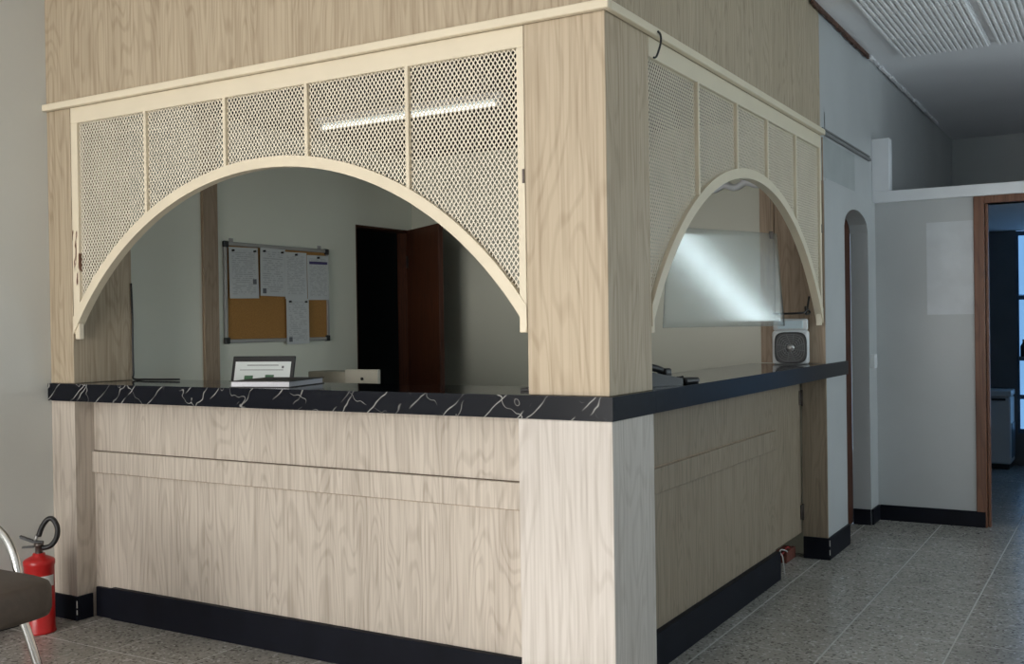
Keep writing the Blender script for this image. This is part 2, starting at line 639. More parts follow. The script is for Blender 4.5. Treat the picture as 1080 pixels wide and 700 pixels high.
# ------------------------------------------------------------------ key dimensions (metres)
ZC0, ZC1 = 1.0488, 1.1318      # worktop underside / top
ZT0, ZT1 = 2.446, 2.478        # trim above the grilles
CEILZ = 3.17
XW = -3.01                     # left wall
YB = 3.0                       # back wall of the booth
U = 0.017                      # upper pillar faces are set back this much
XR = 4.0                       # right wall
YF = -6.0                      # shop front wall
YX = 4.3                       # cross wall
YE = 8.05                      # far end wall

# ------------------------------------------------------------------ floor with tiles
floor = struct(bx('floor', -4.4, XR + 0.2, YF - 0.2, YE + 0.2, -0.12, -0.0012, GROUT), 'grey terrazzo tile floor')
tile_cache = {}


def tile(x0, x1, y0, y1):
    w, d = round(x1 - x0, 3), round(y1 - y0, 3)
    key = (w, d)
    if key not in tile_cache:
        bm = bmesh.new()
        box(bm, -w / 2, w / 2, -d / 2, d / 2, -0.016, 0.0, 0.0012)
        me = bpy.data.meshes.new('floor_tile')
        bm.to_mesh(me)
        bm.free()
        me.materials.append(TERRAZZO)
        tile_cache[key] = me
    o = bpy.data.objects.new('floor_tile', tile_cache[key])
    col.objects.link(o)
    o.location = ((x0 + x1) / 2, (y0 + y1) / 2, 0)
    o.parent = floor


T = 0.45
J = 0.0035
for i in range(-8, 8):
    for j in range(-11, 15):
        x0, x1 = 0.40 + T * i, 0.40 + T * (i + 1)
        y0, y1 = 1.575 + T * j, 1.575 + T * (j + 1)
        if y1 > 7.9 or y0 < -3.4 or (x0 > 2.2 and y0 < 4.0) or (x0 < -0.6 and y0 > 3.2):
            continue
        if x1 <= -0.1 and y0 > 0.3 and y1 < 3.2:
            continue                                # hidden inside the booth
        if x0 < -0.1 and y0 > 0.2 and not (x0 > -0.6 and y0 < 4.2):
            continue
        x0 = max(x0, XW + 0.002)
        if x1 - x0 < 0.05:
            continue
        tile(x0 + J, x1 - J, y0 + J, y1 - J)

# ------------------------------------------------------------------ ceiling
ceiling = struct(bx('ceiling', -4.4, XR + 0.2, YF - 0.2, YE + 0.2, CEILZ, CEILZ + 0.12, CEIL), 'grey ceiling with white ribbed panels')
bm = bmesh.new()
box(bm, 0, 0.545, 0, 0.546, -0.016, 0.0)
for k in range(17):
    x = 0.008 + k * 0.0319
    box(bm, x, x + 0.0175, 0.004, 0.542, -0.030, -0.016, 0.003)
pm = bpy.data.meshes.new('ceiling_panel')
bm.to_mesh(pm)
bm.free()
pm.materials.append(CEIL_TILE)
for i in range(5):
    for k in range(1, 12):
        o = bpy.data.objects.new('ceiling_panel', pm)
        col.objects.link(o)
        o.location = (0.195 + 0.585 * i, 4.235 - 0.553 * k, CEILZ)
        o.parent = ceiling
# broken plaster joint where the ceiling meets the passage wall
bm = bmesh.new()
ys = [2.66 + 0.05 * k for k in range(30)]
top, bot = [], []
for y in ys:
    top.append((-0.006, y, CEILZ - 0.001))
    bot.append((-0.006, y, CEILZ - 0.022 - 0.012 * rnd.random()))
prism(bm, bot + top[::-1], (0.014, 0, 0))
obj('plaster_crack', bm, PLASTER, ceiling)
bm = bmesh.new()
for k in range(24):
    y = 4.1 + k * 0.12
    s = 0.012 + 0.014 * rnd.random()
    box(bm, -0.004, s, y, y + 0.05 + 0.1 * rnd.random(), CEILZ - s, CEILZ - 0.0005, 0.003)
obj('plaster_crumbs', bm, CEIL, ceiling)

# ------------------------------------------------------------------ walls
def wall_boxes(name, boxes, mat, label):
    bm = bmesh.new()
    for b in boxes:
        box(bm, *b)
    return struct(obj(name, bm, mat), label)


# left wall, with the doorway inside the booth
DY0, DY1, DZ = 2.357, 2.992, 2.080
wall_boxes('wall_left', [(XW - 0.12, XW, YF, 0.36, 0, CEILZ), (XW - 0.12, XW, 0.36, YB + 0.12, 2.68, CEILZ)], WALL_OUT, 'plain grey painted wall at the left')
wall_boxes('wall_booth', [(XW - 0.12, XW, 0.3605, DY0, 0, 2.68), (XW - 0.12, XW, DY0, DY1, DZ, 2.68), (XW - 0.12, XW, DY1, YB + 0.12, 0, 2.68)], WALL_OLIVE, 'olive grey wall inside the booth behind the cork board')
# dark room behind the doorway
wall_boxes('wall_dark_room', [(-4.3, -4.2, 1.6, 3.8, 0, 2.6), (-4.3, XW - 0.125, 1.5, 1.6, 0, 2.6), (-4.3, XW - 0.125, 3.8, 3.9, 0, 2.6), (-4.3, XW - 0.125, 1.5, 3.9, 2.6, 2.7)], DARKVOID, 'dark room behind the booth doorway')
# back wall of the booth
wb_ = wall_boxes('wall_back', [(XW, -0.125, YB, YB + 0.12, 0, CEILZ)], WALL_IN, 'grey green back wall inside the booth')
bx('wood_board', -0.412, -0.325, YB - 0.02, YB, ZC1 + 0.002, 2.60, OAK_DARK, wb_, 0.002)
bx('wood_board', -0.321, -0.02, YB - 0.02, YB, ZC1 + 0.002, 2.60, OAK_DARK, wb_, 0.002)
# booth ceiling
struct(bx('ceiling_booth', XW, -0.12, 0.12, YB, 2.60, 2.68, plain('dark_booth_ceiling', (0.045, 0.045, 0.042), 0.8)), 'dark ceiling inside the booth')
# wooden fascias above the grilles
struct(bx('wall_fascia_front', XW, -U, U, 0.12, ZT0, CEILZ, OAK), 'oak laminate wall above the front arch')
struct(bx('wall_fascia_side', -0.12, -U, 0.12, 2.875, ZT0, CEILZ, OAK), 'oak laminate wall above the side arch')
struct(bx('trim_1', XW, -U + 0.026, U - 0.026, U, ZT0, ZT1, CREAM, None, 0.003), 'cream strip above the front arch')
struct(bx('trim_2', -U, -U + 0.026, U, 2.89, ZT0, ZT1, CREAM, None, 0.003), 'cream strip above the side arch')

# passage wall (plane of the booth's side), with the arched doorway
AY0, AY1, AS, AR = 3.395, 4.065, 1.965, 0.125
PX0, PX1 = -0.125, -0.008
bm = bmesh.new()
box(bm, -0.146, PX1, 2.915, AY0, 0, 2.19)
box(bm, PX0, PX1, AY1, YX + 0.02, 0, 2.19)
n = 20
prev = None
prof = []
for k in range(n + 1):
    t = k / n
    y = AY0 + (AY1 - AY0) * t
    z = AS + AR * math.sqrt(max(0, 1 - (2 * t - 1) ** 2))
    prof.append((PX0, y, z))
poly = prof + [(PX0, AY1, 2.19), (PX0, AY0, 2.19)]
prism(bm, poly, (PX1 - PX0, 0, 0))
box(bm, PX0 - 0.02, PX1 - 0.012, 2.875, YE, 2.19, CEILZ)
box(bm, PX0 - 0.02, PX1 - 0.012, YX + 0.02, YE, 0, 2.19)
wp = struct(obj('wall_passage', bm, WALL_COOL), 'blue grey passage wall with an arched doorway')
bx('wood_facing', -0.15, PX1 + 0.001, 2.900, 2.9145, 0.10, ZC0 - 0.001, OAK_SHADED, wp, 0.001)
bx('upper_facing', -0.15, PX1 - 0.004, 2.9105, 2.9145, ZC1 + 0.001, 2.44, OAK_DARK, wp)
bx('wall_patch', PX1 - 0.013, PX1 - 0.0112, 2.92, 3.75, 2.215, 2.445, plain('darker_wall_tone', (0.37, 0.395, 0.395), 0.45), wp)  # thin darker rectangle set on the upper passage wall
# conduit strip continuing the trim along the passage wall
bm = bmesh.new()
box(bm, PX1 - 0.012, PX1 + 0.010, 2.90, 4.16, ZT0 + 0.012, ZT0 + 0.030, 0.003)
box(bm, PX1 - 0.012, PX1 + 0.002, 2.90, 4.16, ZT0 + 0.040, ZT0 + 0.050, 0.002)
struct(obj('trim_3', bm, plain('grey_conduit', (0.20, 0.20, 0.20), 0.5)), 'thin grey conduit along the passage wall')

# cross wall with the brown framed doorway
OX0, OX1, OZ = 0.685, 1.56, 2.135
cw = wall_boxes('wall_cross', [(PX1, OX0, YX, YX + 0.12, 0, 2.19), (OX0, OX1, YX, YX + 0.12, OZ, 2.19), (OX1, XR, YX, YX + 0.12, 0, 2.19)], WALL_COOL, 'blue grey wall beside the brown doorway')
bx('wall_patch', 0.325, 0.618, YX - 0.002, YX + 0.01, 1.41, 2.03, PATCH, cw)
lg = struct(bx('trim_4', -0.0195, XR, YX - 0.03, YX + 0.15, 2.185, 2.262, WHITE, None, 0.004), 'white ledge on top of the cross wall')
bx('ledge_post', -0.0195, 0.095, YX - 0.028, YX + 0.07, 2.262, 2.625, WHITE, lg, 0.003)
fr = thing('door_2', 'brown wooden door frame of the open doorway', 'door frame', (OX0, YX, 0), world=True)
del fr['category']
struct(fr)
for a, b_, c, d in ((OX0 - 0.065, OX0, 0.0, OZ + 0.05), (OX1, OX1 + 0.065, 0.0, OZ + 0.05)):
    bx('frame_post', a, b_, YX - 0.015, YX + 0.13, c, d, FRAME_BROWN, fr, 0.003)
    bx('frame_stop', a + 0.02 if a < 1 else a - 0.02, b_ + 0.018 if a < 1 else b_ - 0.05, YX + 0.03, YX + 0.07, c, OZ, FRAME_BROWN, fr, 0.002)
bx('frame_head', OX0 - 0.0, OX1 + 0.0, YX - 0.015, YX + 0.13, OZ, OZ + 0.05, FRAME_BROWN, fr, 0.003)
# baseboards
struct(bx('baseboard_cross', PX1 + 0.015, OX0 - 0.01, YX - 0.016, YX, 0, 0.105, BLACK_BASE, None, 0.002), 'black baseboard along the cross wall')
bm = bmesh.new()
box(bm, -0.146, PX1 + 0.016, 2.884, 2.8998, 0, 0.125, 0.002)
box(bm, PX1, PX1 + 0.016, 2.9005, AY0 - 0.005, 0, 0.125, 0.002)
struct(obj('baseboard_jamb', bm, BLACK_BASE), 'black baseboard around the passage pillar')
struct(bx('baseboard_passage', PX1, PX1 + 0.016, AY1 + 0.002, YX - 0.017, 0, 0.105, BLACK_BASE, None, 0.002), 'black baseboard beside the arched doorway')
struct(bx('baseboard_reveal', PX0 + 0.002, PX1 - 0.0005, AY1 - 0.014, AY1 - 0.0002, 0, 0.105, BLACK_BASE, None, 0.002), 'black baseboard on the far reveal of the arch')
struct(bx('baseboard_left', XW, XW + 0.014, YF + 0.02, -0.02, 0, 0.10, BLACK_BASE, None, 0.002), 'black baseboard of the left wall')
# door in the arch
d1 = thing('door_1', 'dark brown door set back in the arched doorway', 'door', (PX0 - 0.03, AY0, 0), world=True)
del d1['category']
struct(d1)
bx('door_leaf', PX0 - 0.045, PX0 - 0.005, AY0 - 0.02, AY1 + 0.02, 0.004, 2.10, DOOR_BROWN, d1, 0.002)
bm = bmesh.new()
tube(bm, [(PX0 - 0.006, AY0 + 0.08, 1.02), (PX0 + 0.03, AY0 + 0.08, 1.02), (PX0 + 0.035, AY0 + 0.18, 1.02)], 0.008)
obj('door_handle', bm, ALU, d1, True)

# remaining room shell
wall_boxes('wall_right', [(XR, XR + 0.12, YF, 0.3, 0, CEILZ), (XR, XR + 0.12, 2.1, 3.5, 0, CEILZ), (XR, XR + 0.12, 3.94, YE, 0, CEILZ), (XR, XR + 0.12, 0.3, 2.1, 0, 1.5), (XR, XR + 0.12, 0.3, 2.1, 2.75, CEILZ), (XR, XR + 0.12, 3.5, 3.94, 0, 0.85), (XR, XR + 0.12, 3.5, 3.94, 2.35, CEILZ)], WALL_COOL, 'right wall with two added side windows')
WX0, WX1, WZ0, WZ1 = -2.85, -0.05, 0.15, 2.55
EX0, EX1 = 0.1, 0.95
wall_boxes('wall_front', [(XW, WX0, YF - 0.12, YF, 0, CEILZ), (WX0, WX1, YF - 0.12, YF, 0, WZ0), (WX0, WX1, YF - 0.12, YF, WZ1, CEILZ), (WX1, EX0, YF - 0.12, YF, 0, CEILZ), (EX0, EX1, YF - 0.12, YF, 2.3, CEILZ), (EX1, XR + 0.12, YF - 0.12, YF, 0, CEILZ)], WALL_OUT, 'shop front wall behind the viewer')
wall_boxes('wall_end', [(-0.2, XR, YE, YE + 0.12, 0, CEILZ)], WALL_COOL, 'far end wall')


def window(name, x0, x1, y0, y1, z0, z1, label):
    w = thing(name, label, 'window', ((x0 + x1) / 2, (y0 + y1) / 2, z0), world=True)
    del w['category']
    struct(w)
    f = 0.04
    if abs(x1 - x0) > abs(y1 - y0):
        for a in (x0, (x0 + x1) / 2 - f / 2, x1 - f):
            bx('window_mullion', a, a + f, y0, y1, z0, z1, ALU, w)
        for a in (z0, z1 - f):
            bx('window_rail', x0 + f, x1 - f, y0 + 0.001, y1 - 0.001, a, a + f, ALU, w)
    else:
        for a in (y0, (y0 + y1) / 2 - f / 2, y1 - f):
            bx('window_mullion', x0, x1, a, a + f, z0, z1, ALU, w)
        for a in (z0, z1 - f):
            bx('window_rail', x0 + 0.001, x1 - 0.001, y0 + f, y1 - f, a, a + f, ALU, w)
    return w


w1 = window('window_1', WX0, WX1, YF - 0.09, YF - 0.05, WZ0, WZ1, 'tall shop window behind the viewer')
sun_block, fnt, fb_ = new_mat('sun_block_film')  # nearly opaque panes added to keep the sun out of the shop window
ftr = N(fnt, 'ShaderNodeBsdfTranslucent')
ftr.inputs['Color'].default_value = (0.16, 0.16, 0.155, 1)
fnt.links.new(ftr.outputs[0], fnt.nodes['Material Output'].inputs['Surface'])
for k in range(2):
    xa = WX0 + 0.04 + k * ((WX1 - WX0) / 2 - 0.02)
    bx('sun_block_pane', xa, xa + (WX1 - WX0) / 2 - 0.06, YF - 0.074, YF - 0.070, WZ0 + 0.04, WZ1 - 0.04, sun_block, w1)
window('added_window_4', XR + 0.04, XR + 0.08, 3.5, 3.94, 0.85, 2.35, 'unseen slit window added in the right wall for the reflected streak')  # unseen, added to give the acrylic screen a bright strip to reflect
window('added_window_2', XR + 0.04, XR + 0.08, 0.3, 2.1, 1.5, 2.75, 'unseen side window added in the right wall for cool fill')  # unseen, added for cool light on the booth's side

# ------------------------------------------------------------------ kitchen behind the brown doorway
struct(bx('ceiling_kitchen', PX1, XR, YX + 0.16, YE, 2.20, 2.25, CEIL), 'added low ceiling of the room behind the doorway')  # unseen lid added to keep the room behind the doorway dark
wall_boxes('wall_kitchen', [(-0.005, 0.585, 7.62, 7.70, 0, 2.195), (0.585, 3.9, 7.62, 7.70, 0, 0.30), (2.2, 3.9, 7.62, 7.70, 0.30, 2.195)], plain('dark_grey_wall', (0.16, 0.165, 0.17), 0.5), 'dark grey wall of the room behind the doorway')
k3 = thing('window_3', 'tall blue lit window seen through the brown doorway', 'window', (0.63, 7.64, 0.3), world=True)
del k3['category']
struct(k3)
PANE = emit('blue_daylight_pane', (0.22, 0.48, 0.85), 0.85)
FRB = plain('blue_grey_frame', (0.10, 0.16, 0.24), 0.5)
bx('window_stile', 0.586, 0.605, 7.63, 7.69, 0.30, 2.19, FRB, k3)
for q, (za, zb) in enumerate(((0.34, 0.62), (0.66, 0.98), (1.02, 1.55), (1.60, 2.15))):
    bx('pane', 0.605, 2.2, 7.655, 7.662, za, zb, PANE, k3)
for z in (0.30, 0.62, 0.98, 1.55, 2.15):
    bx('window_rail', 0.605, 2.2, 7.63, 7.69, z, z + 0.04, FRB, k3)
for q, (x, h, w) in enumerate(((0.645, 0.16, 0.03), (0.74, 0.22, 0.035))):
    bm = bmesh.new()
    lathe(bm, [(0, 0), (w, 0), (w, h * 0.6), (w * 0.4, h * 0.8), (w * 0.4, h), (0, h)], n=14)
    o = obj('bottle', bm, plain('dark_bottle', (0.03, 0.03, 0.035), 0.3), None, True)
    o.location = (x, 7.60, 1.02)
    tag(o, 'dark bottle on the sill of the blue window, ' + ('nearer the dark wall' if q == 0 else 'further from the dark wall'), 'bottle', 'bottles on the blue window sill')
struct(bx('trim_5', 0.60, 2.2, 7.54, 7.63, 0.985, 1.02, FRB), 'narrow sill shelf of the blue window')
ap = thing('freezer', 'small white chest appliance behind the brown doorway', 'appliance', (0.42, 7.4, 0), world=True)
bx('body', 0.05, 0.56, 7.25, 7.60, 0.05, 0.66, WPLAST, ap, 0.02, 3)
bx('lid', 0.045, 0.565, 7.245, 7.605, 0.665, 0.72, WPLAST, ap, 0.012, 2)
bx('plinth', 0.08, 0.54, 7.29, 7.58, 0.0, 0.05, BLACK_PLAST, ap)
bx('handle', 0.40, 0.52, 7.225, 7.245, 0.63, 0.65, BLACK_PLAST, ap, 0.004)
bx('side_panel', 0.50, 0.566, 7.30, 7.58, 0.10, 0.42, plain('dark_blue_panel', (0.12, 0.15, 0.18), 0.4), ap, 0.004)  # dark blue-grey panel on the side of the appliance

# ------------------------------------------------------------------ booth: pillars
cp = thing('corner_pillar', 'square oak laminate pillar at the corner of the counter', 'pillar', (-0.18, 0.17, 0), world=True)
bx('lower_casing', -0.369, 0, 0, 0.355, 0, ZC0 - 0.0005, OAK_BRIGHT_LIT, cp, 0.002)
bx('upper_casing', -0.335, -U, U, 0.388, ZC1 + 0.0005, ZT0 - 0.0005, OAK_PILLAR, cp, 0.002)
bm = bmesh.new()
box(bm, -0.369, 0.014, -0.014, -0.0002, 0, 0.10, 0.002)
box(bm, 0.0002, 0.014, 0.0, 0.355, 0, 0.10, 0.002)
obj('baseboard', bm, BLACK_BASE, cp)

lp = thing('wall_pillar', 'narrow oak laminate pillar standing against the grey wall', 'pillar', (-2.92, 0.18, 0), world=True)
bx('lower_casing', XW + 0.001, -2.837, U, 0.36, 0, ZC0 - 0.0005, OAK_COOL_LIT, lp, 0.002)
bx('upper_casing', XW + 0.001, -2.837, U, 0.36, ZC1 + 0.0005, ZT0 - 0.0005, OAK, lp, 0.002)
bm = bmesh.new()
box(bm, XW + 0.001, -2.823, 0.002, U - 0.0002, 0, 0.115, 0.002)
box(bm, -2.8368, -2.823, U, 0.095, 0, 0.115, 0.002)
obj('baseboard', bm, BLACK_BASE, lp)
CHIP = plain('bare_plaster_chip', (0.55, 0.54, 0.52), 0.8)
for z0, z1 in ((0.03, 0.052), (0.062, 0.096)):
    bx('paint_chip', -2.8265, -2.8222, 0.0012, 0.0045, z0, z1, CHIP, lp)
for z0, z1 in ((0.03, 0.06), (0.08, 0.115)):
    bx('paint_chip', PX1 + 0.0125, PX1 + 0.0167, 2.8832, 2.887, z0, z1, CHIP, wp)
bm = bmesh.new()
tube(bm, catmull([(-2.8305, 0.352, 1.62), (-2.829, 0.356, 1.45), (-2.826, 0.352, 1.30), (-2.815, 0.345, 1.17), (-2.80, 0.335, 1.139), (-2.70, 0.33, 1.138), (-2.62, 0.34, 1.138), (-2.50, 0.36, 1.139)]), 0.005, 8)
tag(obj('cable', bm, CABLE, None, True), 'black cable hanging down the narrow pillar onto the worktop', 'cable')

# ------------------------------------------------------------------ booth: counter fronts
PY = 0.125
cf = thing('counter_front', 'front oak laminate counter panel with raised rail and black kickboard', 'counter', (-1.6, 0.15, 0), world=True, group='counter fronts')
bx('panel', -2.8365, -0.3695, PY, PY + 0.03, 0.10, ZC0 - 0.001, OAK_COOL_LIT, cf)
bx('rail', -2.8365, -0.3695, PY - 0.016, PY, 0.697, 0.799, OAK_COOL_LIT, cf, 0.002)
bx('rail_shadow_line', -2.8365, -0.3695, PY - 0.004, PY, 0.7992, 0.8028, RAIL_SHADOW, cf)
bx('rail_shadow_line', -2.8365, -0.3695, PY - 0.004, PY, 0.6935, 0.6968, OAK_DARK, cf)
bx('kickboard', -2.705, -0.3695, 0.098, PY + 0.01, 0, 0.150, BLACK_BASE, cf, 0.002)
bx('kickboard_end', -2.8225, -2.706, 0.108, PY + 0.01, 0, 0.142, BLACK_BASE, cf, 0.002)
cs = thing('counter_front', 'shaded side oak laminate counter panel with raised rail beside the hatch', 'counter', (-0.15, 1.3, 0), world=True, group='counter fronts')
bx('panel', -0.17, -0.140, 0.3555, 2.32, 0.10, ZC0 - 0.001, OAK_SHADED, cs)
bx('rail', -0.140, -0.124, 0.3555, 2.31, 0.697, 0.799, OAK_SHADED, cs, 0.002)
bx('rail_shadow_line', -0.140, -0.136, 0.3555, 2.31, 0.7992, 0.8030, OAK_DARK, cs)
bx('rail_shadow_line', -0.140, -0.136, 0.3555, 2.31, 0.6930, 0.6968, RAIL_SHADOW, cs)
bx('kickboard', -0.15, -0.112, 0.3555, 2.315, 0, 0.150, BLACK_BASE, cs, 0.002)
ha = thing('hatch_door', 'hinged oak laminate hatch below the side worktop', 'hatch', (-0.16, 2.6, 0.14), world=True)
bx('leaf', -0.176, -0.156, 2.323, 2.893, 0.145, ZC0 - 0.004, OAK_SHADED, ha, 0.002)
for z in (0.89, 0.225):
    h = bx('hinge', -0.156, -0.148, 2.862, 2.898, z, z + 0.085, STEEL, ha, 0.002)
    bm = bmesh.new()
    tube(bm, [(-0.147, 2.893, z - 0.004), (-0.147, 2.893, z + 0.089)], 0.006, 10)
    obj('hinge_pin', bm, STEEL, h, True)
# bits under the hatch
tag(bx('brick', -0.26, -0.19, 2.70, 2.88, 0.0, 0.065, BRICK, None, 0.004), 'dark red brick lying under the hatch', 'brick')
bm = bmesh.new()
tube(bm, catmull([(-0.10, 2.34, 0.02), (-0.108, 2.335, 0.115), (-0.13, 2.36, 0.135), (-0.15, 2.45, 0.13), (-0.16, 2.56, 0.105), (-0.165, 2.62, 0.085)]), 0.0035, 8)
tag(obj('white_wire', bm, WIRE_W, None, True), 'white wire looping out under the hatch', 'wire')
bm = bmesh.new()
tube(bm, catmull([(-0.14, 2.35, 0.118), (-0.155, 2.45, 0.10), (-0.17, 2.56, 0.09), (-0.18, 2.67, 0.10), (-0.185, 2.75, 0.075)]), 0.004, 8)
tag(obj('red_wire', bm, WIRE_R, None, True), 'red wire under the hatch', 'wire')

# ------------------------------------------------------------------ worktop (L-shaped)
wt = thing('worktop', 'L-shaped black veined stone-look worktop of the counter', 'worktop', (-0.2, 0.2, ZC0), world=True)
bm = bmesh.new()
D_IN = 0.45
poly = [(XW + 0.004, 0.0), (-0.001, 0.0), (-0.001, 2.899), (-0.45, 2.899), (-0.45, D_IN), (XW + 0.004, D_IN)]
# kept clear of the wall pillar's own footprint by sharing its faces only at the joints
prism(bm, [(x, y, ZC0) for x, y in poly], (0, 0, ZC1 - ZC0))
obj('slab', bm, BLACK_TOP, wt)
bx('front_edge', XW + 0.004, 0.003, -0.004, 0.0, ZC0, ZC1, MARBLE, wt)
bx('side_edge', -0.001, 0.003, 0.0, 0.372, ZC0, ZC1, BLACK_EDGE, wt)
bx('side_edge', -0.001, 0.003, 0.373, 3.41, ZC0, ZC1, BLACK_EDGE, wt)
bx('wall_end', PX1 + 0.0005, -0.001, 2.899, 3.41, ZC0, ZC1, BLACK_TOP, wt)

# ------------------------------------------------------------------ arched grilles
GW, GD = 2.495, 0.035
RC, RI, RO = 0.568, 1.482, 1.527
GTOP = ZT0 - 0.001
MTOP = 2.370


def arc_z(x, r):
    return RC + math.sqrt(r * r - (x - GW / 2) ** 2)


def make_grille(label):
    g = thing('arched_grille', label, 'grille', (0, 0, 0), 0, 'arched mesh grilles above the counter')
    bx('top_rail', 0, GW, 0, GD, MTOP, GTOP, CREAM, g, 0.002)
    bx('stile', 0, 0.046, 0, GD, arc_z(0, RO) - 0.02, MTOP, CREAM_RUST, g, 0.002)
    bx('stile', GW - 0.030, GW, 0, GD, arc_z(GW, RO) - 0.02, MTOP, CREAM, g, 0.002)
    bm = bmesh.new()
    n = 64
    lo, hi = [], []
    for k in range(n + 1):
        x = GW * (0.5 - 0.5 * math.cos(PI * k / n))
        lo.append((x, -0.003, arc_z(x, RI)))
        hi.append((x, -0.003, arc_z(x, RO)))
    A = [[bm.verts.new(p) for p in lo], [bm.verts.new(p) for p in hi]]
    B = [[bm.verts.new((p[0], GD + 0.003, p[2])) for p in lo], [bm.verts.new((p[0], GD + 0.003, p[2])) for p in hi]]
    for k in range(n):
        bm.faces.new((A[0][k], A[0][k + 1], A[1][k + 1], A[1][k]))
        bm.faces.new((B[0][k + 1], B[0][k], B[1][k], B[1][k + 1]))
        bm.faces.new((A[0][k + 1], A[0][k], B[0][k], B[0][k + 1]))
        bm.faces.new((A[1][k], A[1][k + 1], B[1][k + 1], B[1][k]))
    for k in (0, n):
        bm.faces.new((A[0][k], A[1][k], B[1][k], B[0][k]))
    obj('arch_band', bm, CREAM, g)
    bm = bmesh.new()
    box(bm, 0.004, 0.036, 0.004, GD - 0.004, arc_z(0.02, RI) - 0.055, arc_z(0.02, RI) + 0.02, 0.003)
    obj('bracket', bm, CREAM, g)
    bm = bmesh.new()
    box(bm, GW - 0.034, GW - 0.004, 0.004, GD - 0.004, arc_z(0.02, RI) - 0.045, arc_z(0.02, RI) + 0.02, 0.003)
    obj('bracket', bm, CREAM, g)
    bx('latch', GW - 0.010, GW - 0.001, -0.004, 0.006, 1.885, 1.935, STEEL, g, 0.001)
    bars = [0.517, 1.015, 1.475, 1.980]
    for b_ in bars:
        bx('bar', b_ - 0.008, b_ + 0.008, -0.001, 0.022, arc_z(b_, RO) - 0.02, MTOP + 0.004, CREAM, g, 0.002)
    # expanded metal: a lattice of diamond cells, one part for each bay
    px, pz, w = 0.0188, 0.027, 0.0044
    hx, hz = px / 2, pz / 2
    il = math.hypot(hx, hz)
    kx = 1 - (w * il / (2 * hz)) / hx * 1.0       # inset of the hole along x
    y0, y1 = 0.015, 0.0175
    lims = [0.02] + bars + [GW - 0.012]
    cells = [[] for _ in range(5)]
    ni, nj = int(GW / hx) + 2, int(1.2 / hz) + 2
    for j in range(nj):
        z = 2.385 - j * hz
        for i in range(j % 2, ni, 2):
            x = i * hx
            if x < lims[0] or x > lims[-1] or z > 2.384:
                continue
            if z - 0.2 * pz < arc_z(min(max(x, 0), GW), (RI + RO) / 2):
                continue
            for b_ in range(5):
                if lims[b_] <= x < lims[b_ + 1]:
                    cells[b_].append((x, z))
    for b_ in range(5):
        verts, faces = [], []
        for x, z in cells[b_]:
            o = len(verts)
            for yy in (y0, y1):
                for s in (1.0, kx):
                    verts += [(x - hx * s, yy, z), (x, yy, z - hz * s), (x + hx * s, yy, z), (x, yy, z + hz * s)]
            for k in range(4):
                k2 = (k + 1) % 4
                faces.append((o + k, o + k2, o + 4 + k2, o + 4 + k))
                faces.append((o + 8 + k2, o + 8 + k, o + 12 + k, o + 12 + k2))
                faces.append((o + 4 + k, o + 4 + k2, o + 12 + k2, o + 12 + k))
        me = bpy.data.meshes.new('mesh_panel')
        me.from_pydata(verts, [], faces)
        me.materials.append(CREAM_MESH)
        mo = bpy.data.objects.new('mesh_panel', me)
        col.objects.link(mo)
        mo.parent = g
        mo['kind'] = 'stuff'
    return g


gA = make_grille('cream metal arched mesh grille over the front counter, rust on its stile')
gA.location = (-2.832, U, 0)
gB = gA.copy()
col.objects.link(gB)
gB.location = (-U, 0.392, 0)
gB.rotation_euler = (0, 0, PI / 2)
gB['label'] = 'shaded arched mesh grille over the side counter beside the passage'
for ch in list(gA.children):
    if ch.data.materials[0] == CREAM_RUST:
        continue                 # that edge is let into the pillar
    c = ch.copy()
    col.objects.link(c)
    c.parent = gB

# cable at the side grille's top
bm = bmesh.new()
tube(bm, catmull([(0.012, 0.415, 2.462), (0.016, 0.43, 2.452), (0.016, 0.43, 2.42), (0.008, 0.41, 2.37), (0.002, 0.395, 2.362)]), 0.004, 8)
tag(obj('cable', bm, CABLE, None, True), 'short black cable looped over the strip at the side grille', 'cable')
bm = bmesh.new()
tube(bm, catmull([(-0.072, 2.80, 1.52), (-0.075, 2.78, 1.47), (-0.068, 2.73, 1.44), (-0.08, 2.76, 1.42), (-0.072, 2.81, 1.43), (-0.078, 2.74, 1.46), (-0.07, 2.70, 1.43), (-0.11, 2.66, 1.424), (-0.24, 2.66, 1.423)]), 0.006, 8)
tag(obj('cable', bm, CABLE, None, True), 'tangled black cable at the foot of the side grille above the fan', 'cable')

# ------------------------------------------------------------------ inside the booth
# wooden cover strip on the left wall
st = struct(bx('trim_6', XW, XW + 0.022, 0.985, 1.095, 0.0, 2.595, OAK_DARK, None, 0.002), 'wooden cover strip on the booth wall')
# open door leaf
dl = thing('door_3', 'dark brown door leaf standing ajar inside the booth', 'door', (XW + 0.005, 2.985, 0.005), math.radians(-32))
del dl['category']
struct(dl)
bx('door_leaf', 0.0, 0.58, -0.035, 0.0, 0.0, 2.075, DOOR_BROWN, dl, 0.002)
for z in (0.25, 1.8):
    bx('hinge', -0.006, 0.03, -0.038, -0.034, z, z + 0.09, STEEL, dl)
dj = thing('door_4', 'dark brown jambs of the booth doorway', 'door frame', (XW, DY0, 0), world=True)
del dj['category']
struct(dj)
bx('jamb', XW - 0.118, XW - 0.001, DY1 - 0.014, DY1 - 0.0005, 0, DZ - 0.014, DOOR_BROWN, dj)
bx('jamb', XW - 0.118, XW - 0.001, DY0 + 0.0005, DY0 + 0.014, 0, DZ - 0.014, DOOR_BROWN, dj)
bx('head', XW - 0.118, XW - 0.001, DY0 + 0.0005, DY1 - 0.0005, DZ - 0.014, DZ - 0.0005, DOOR_BROWN, dj)
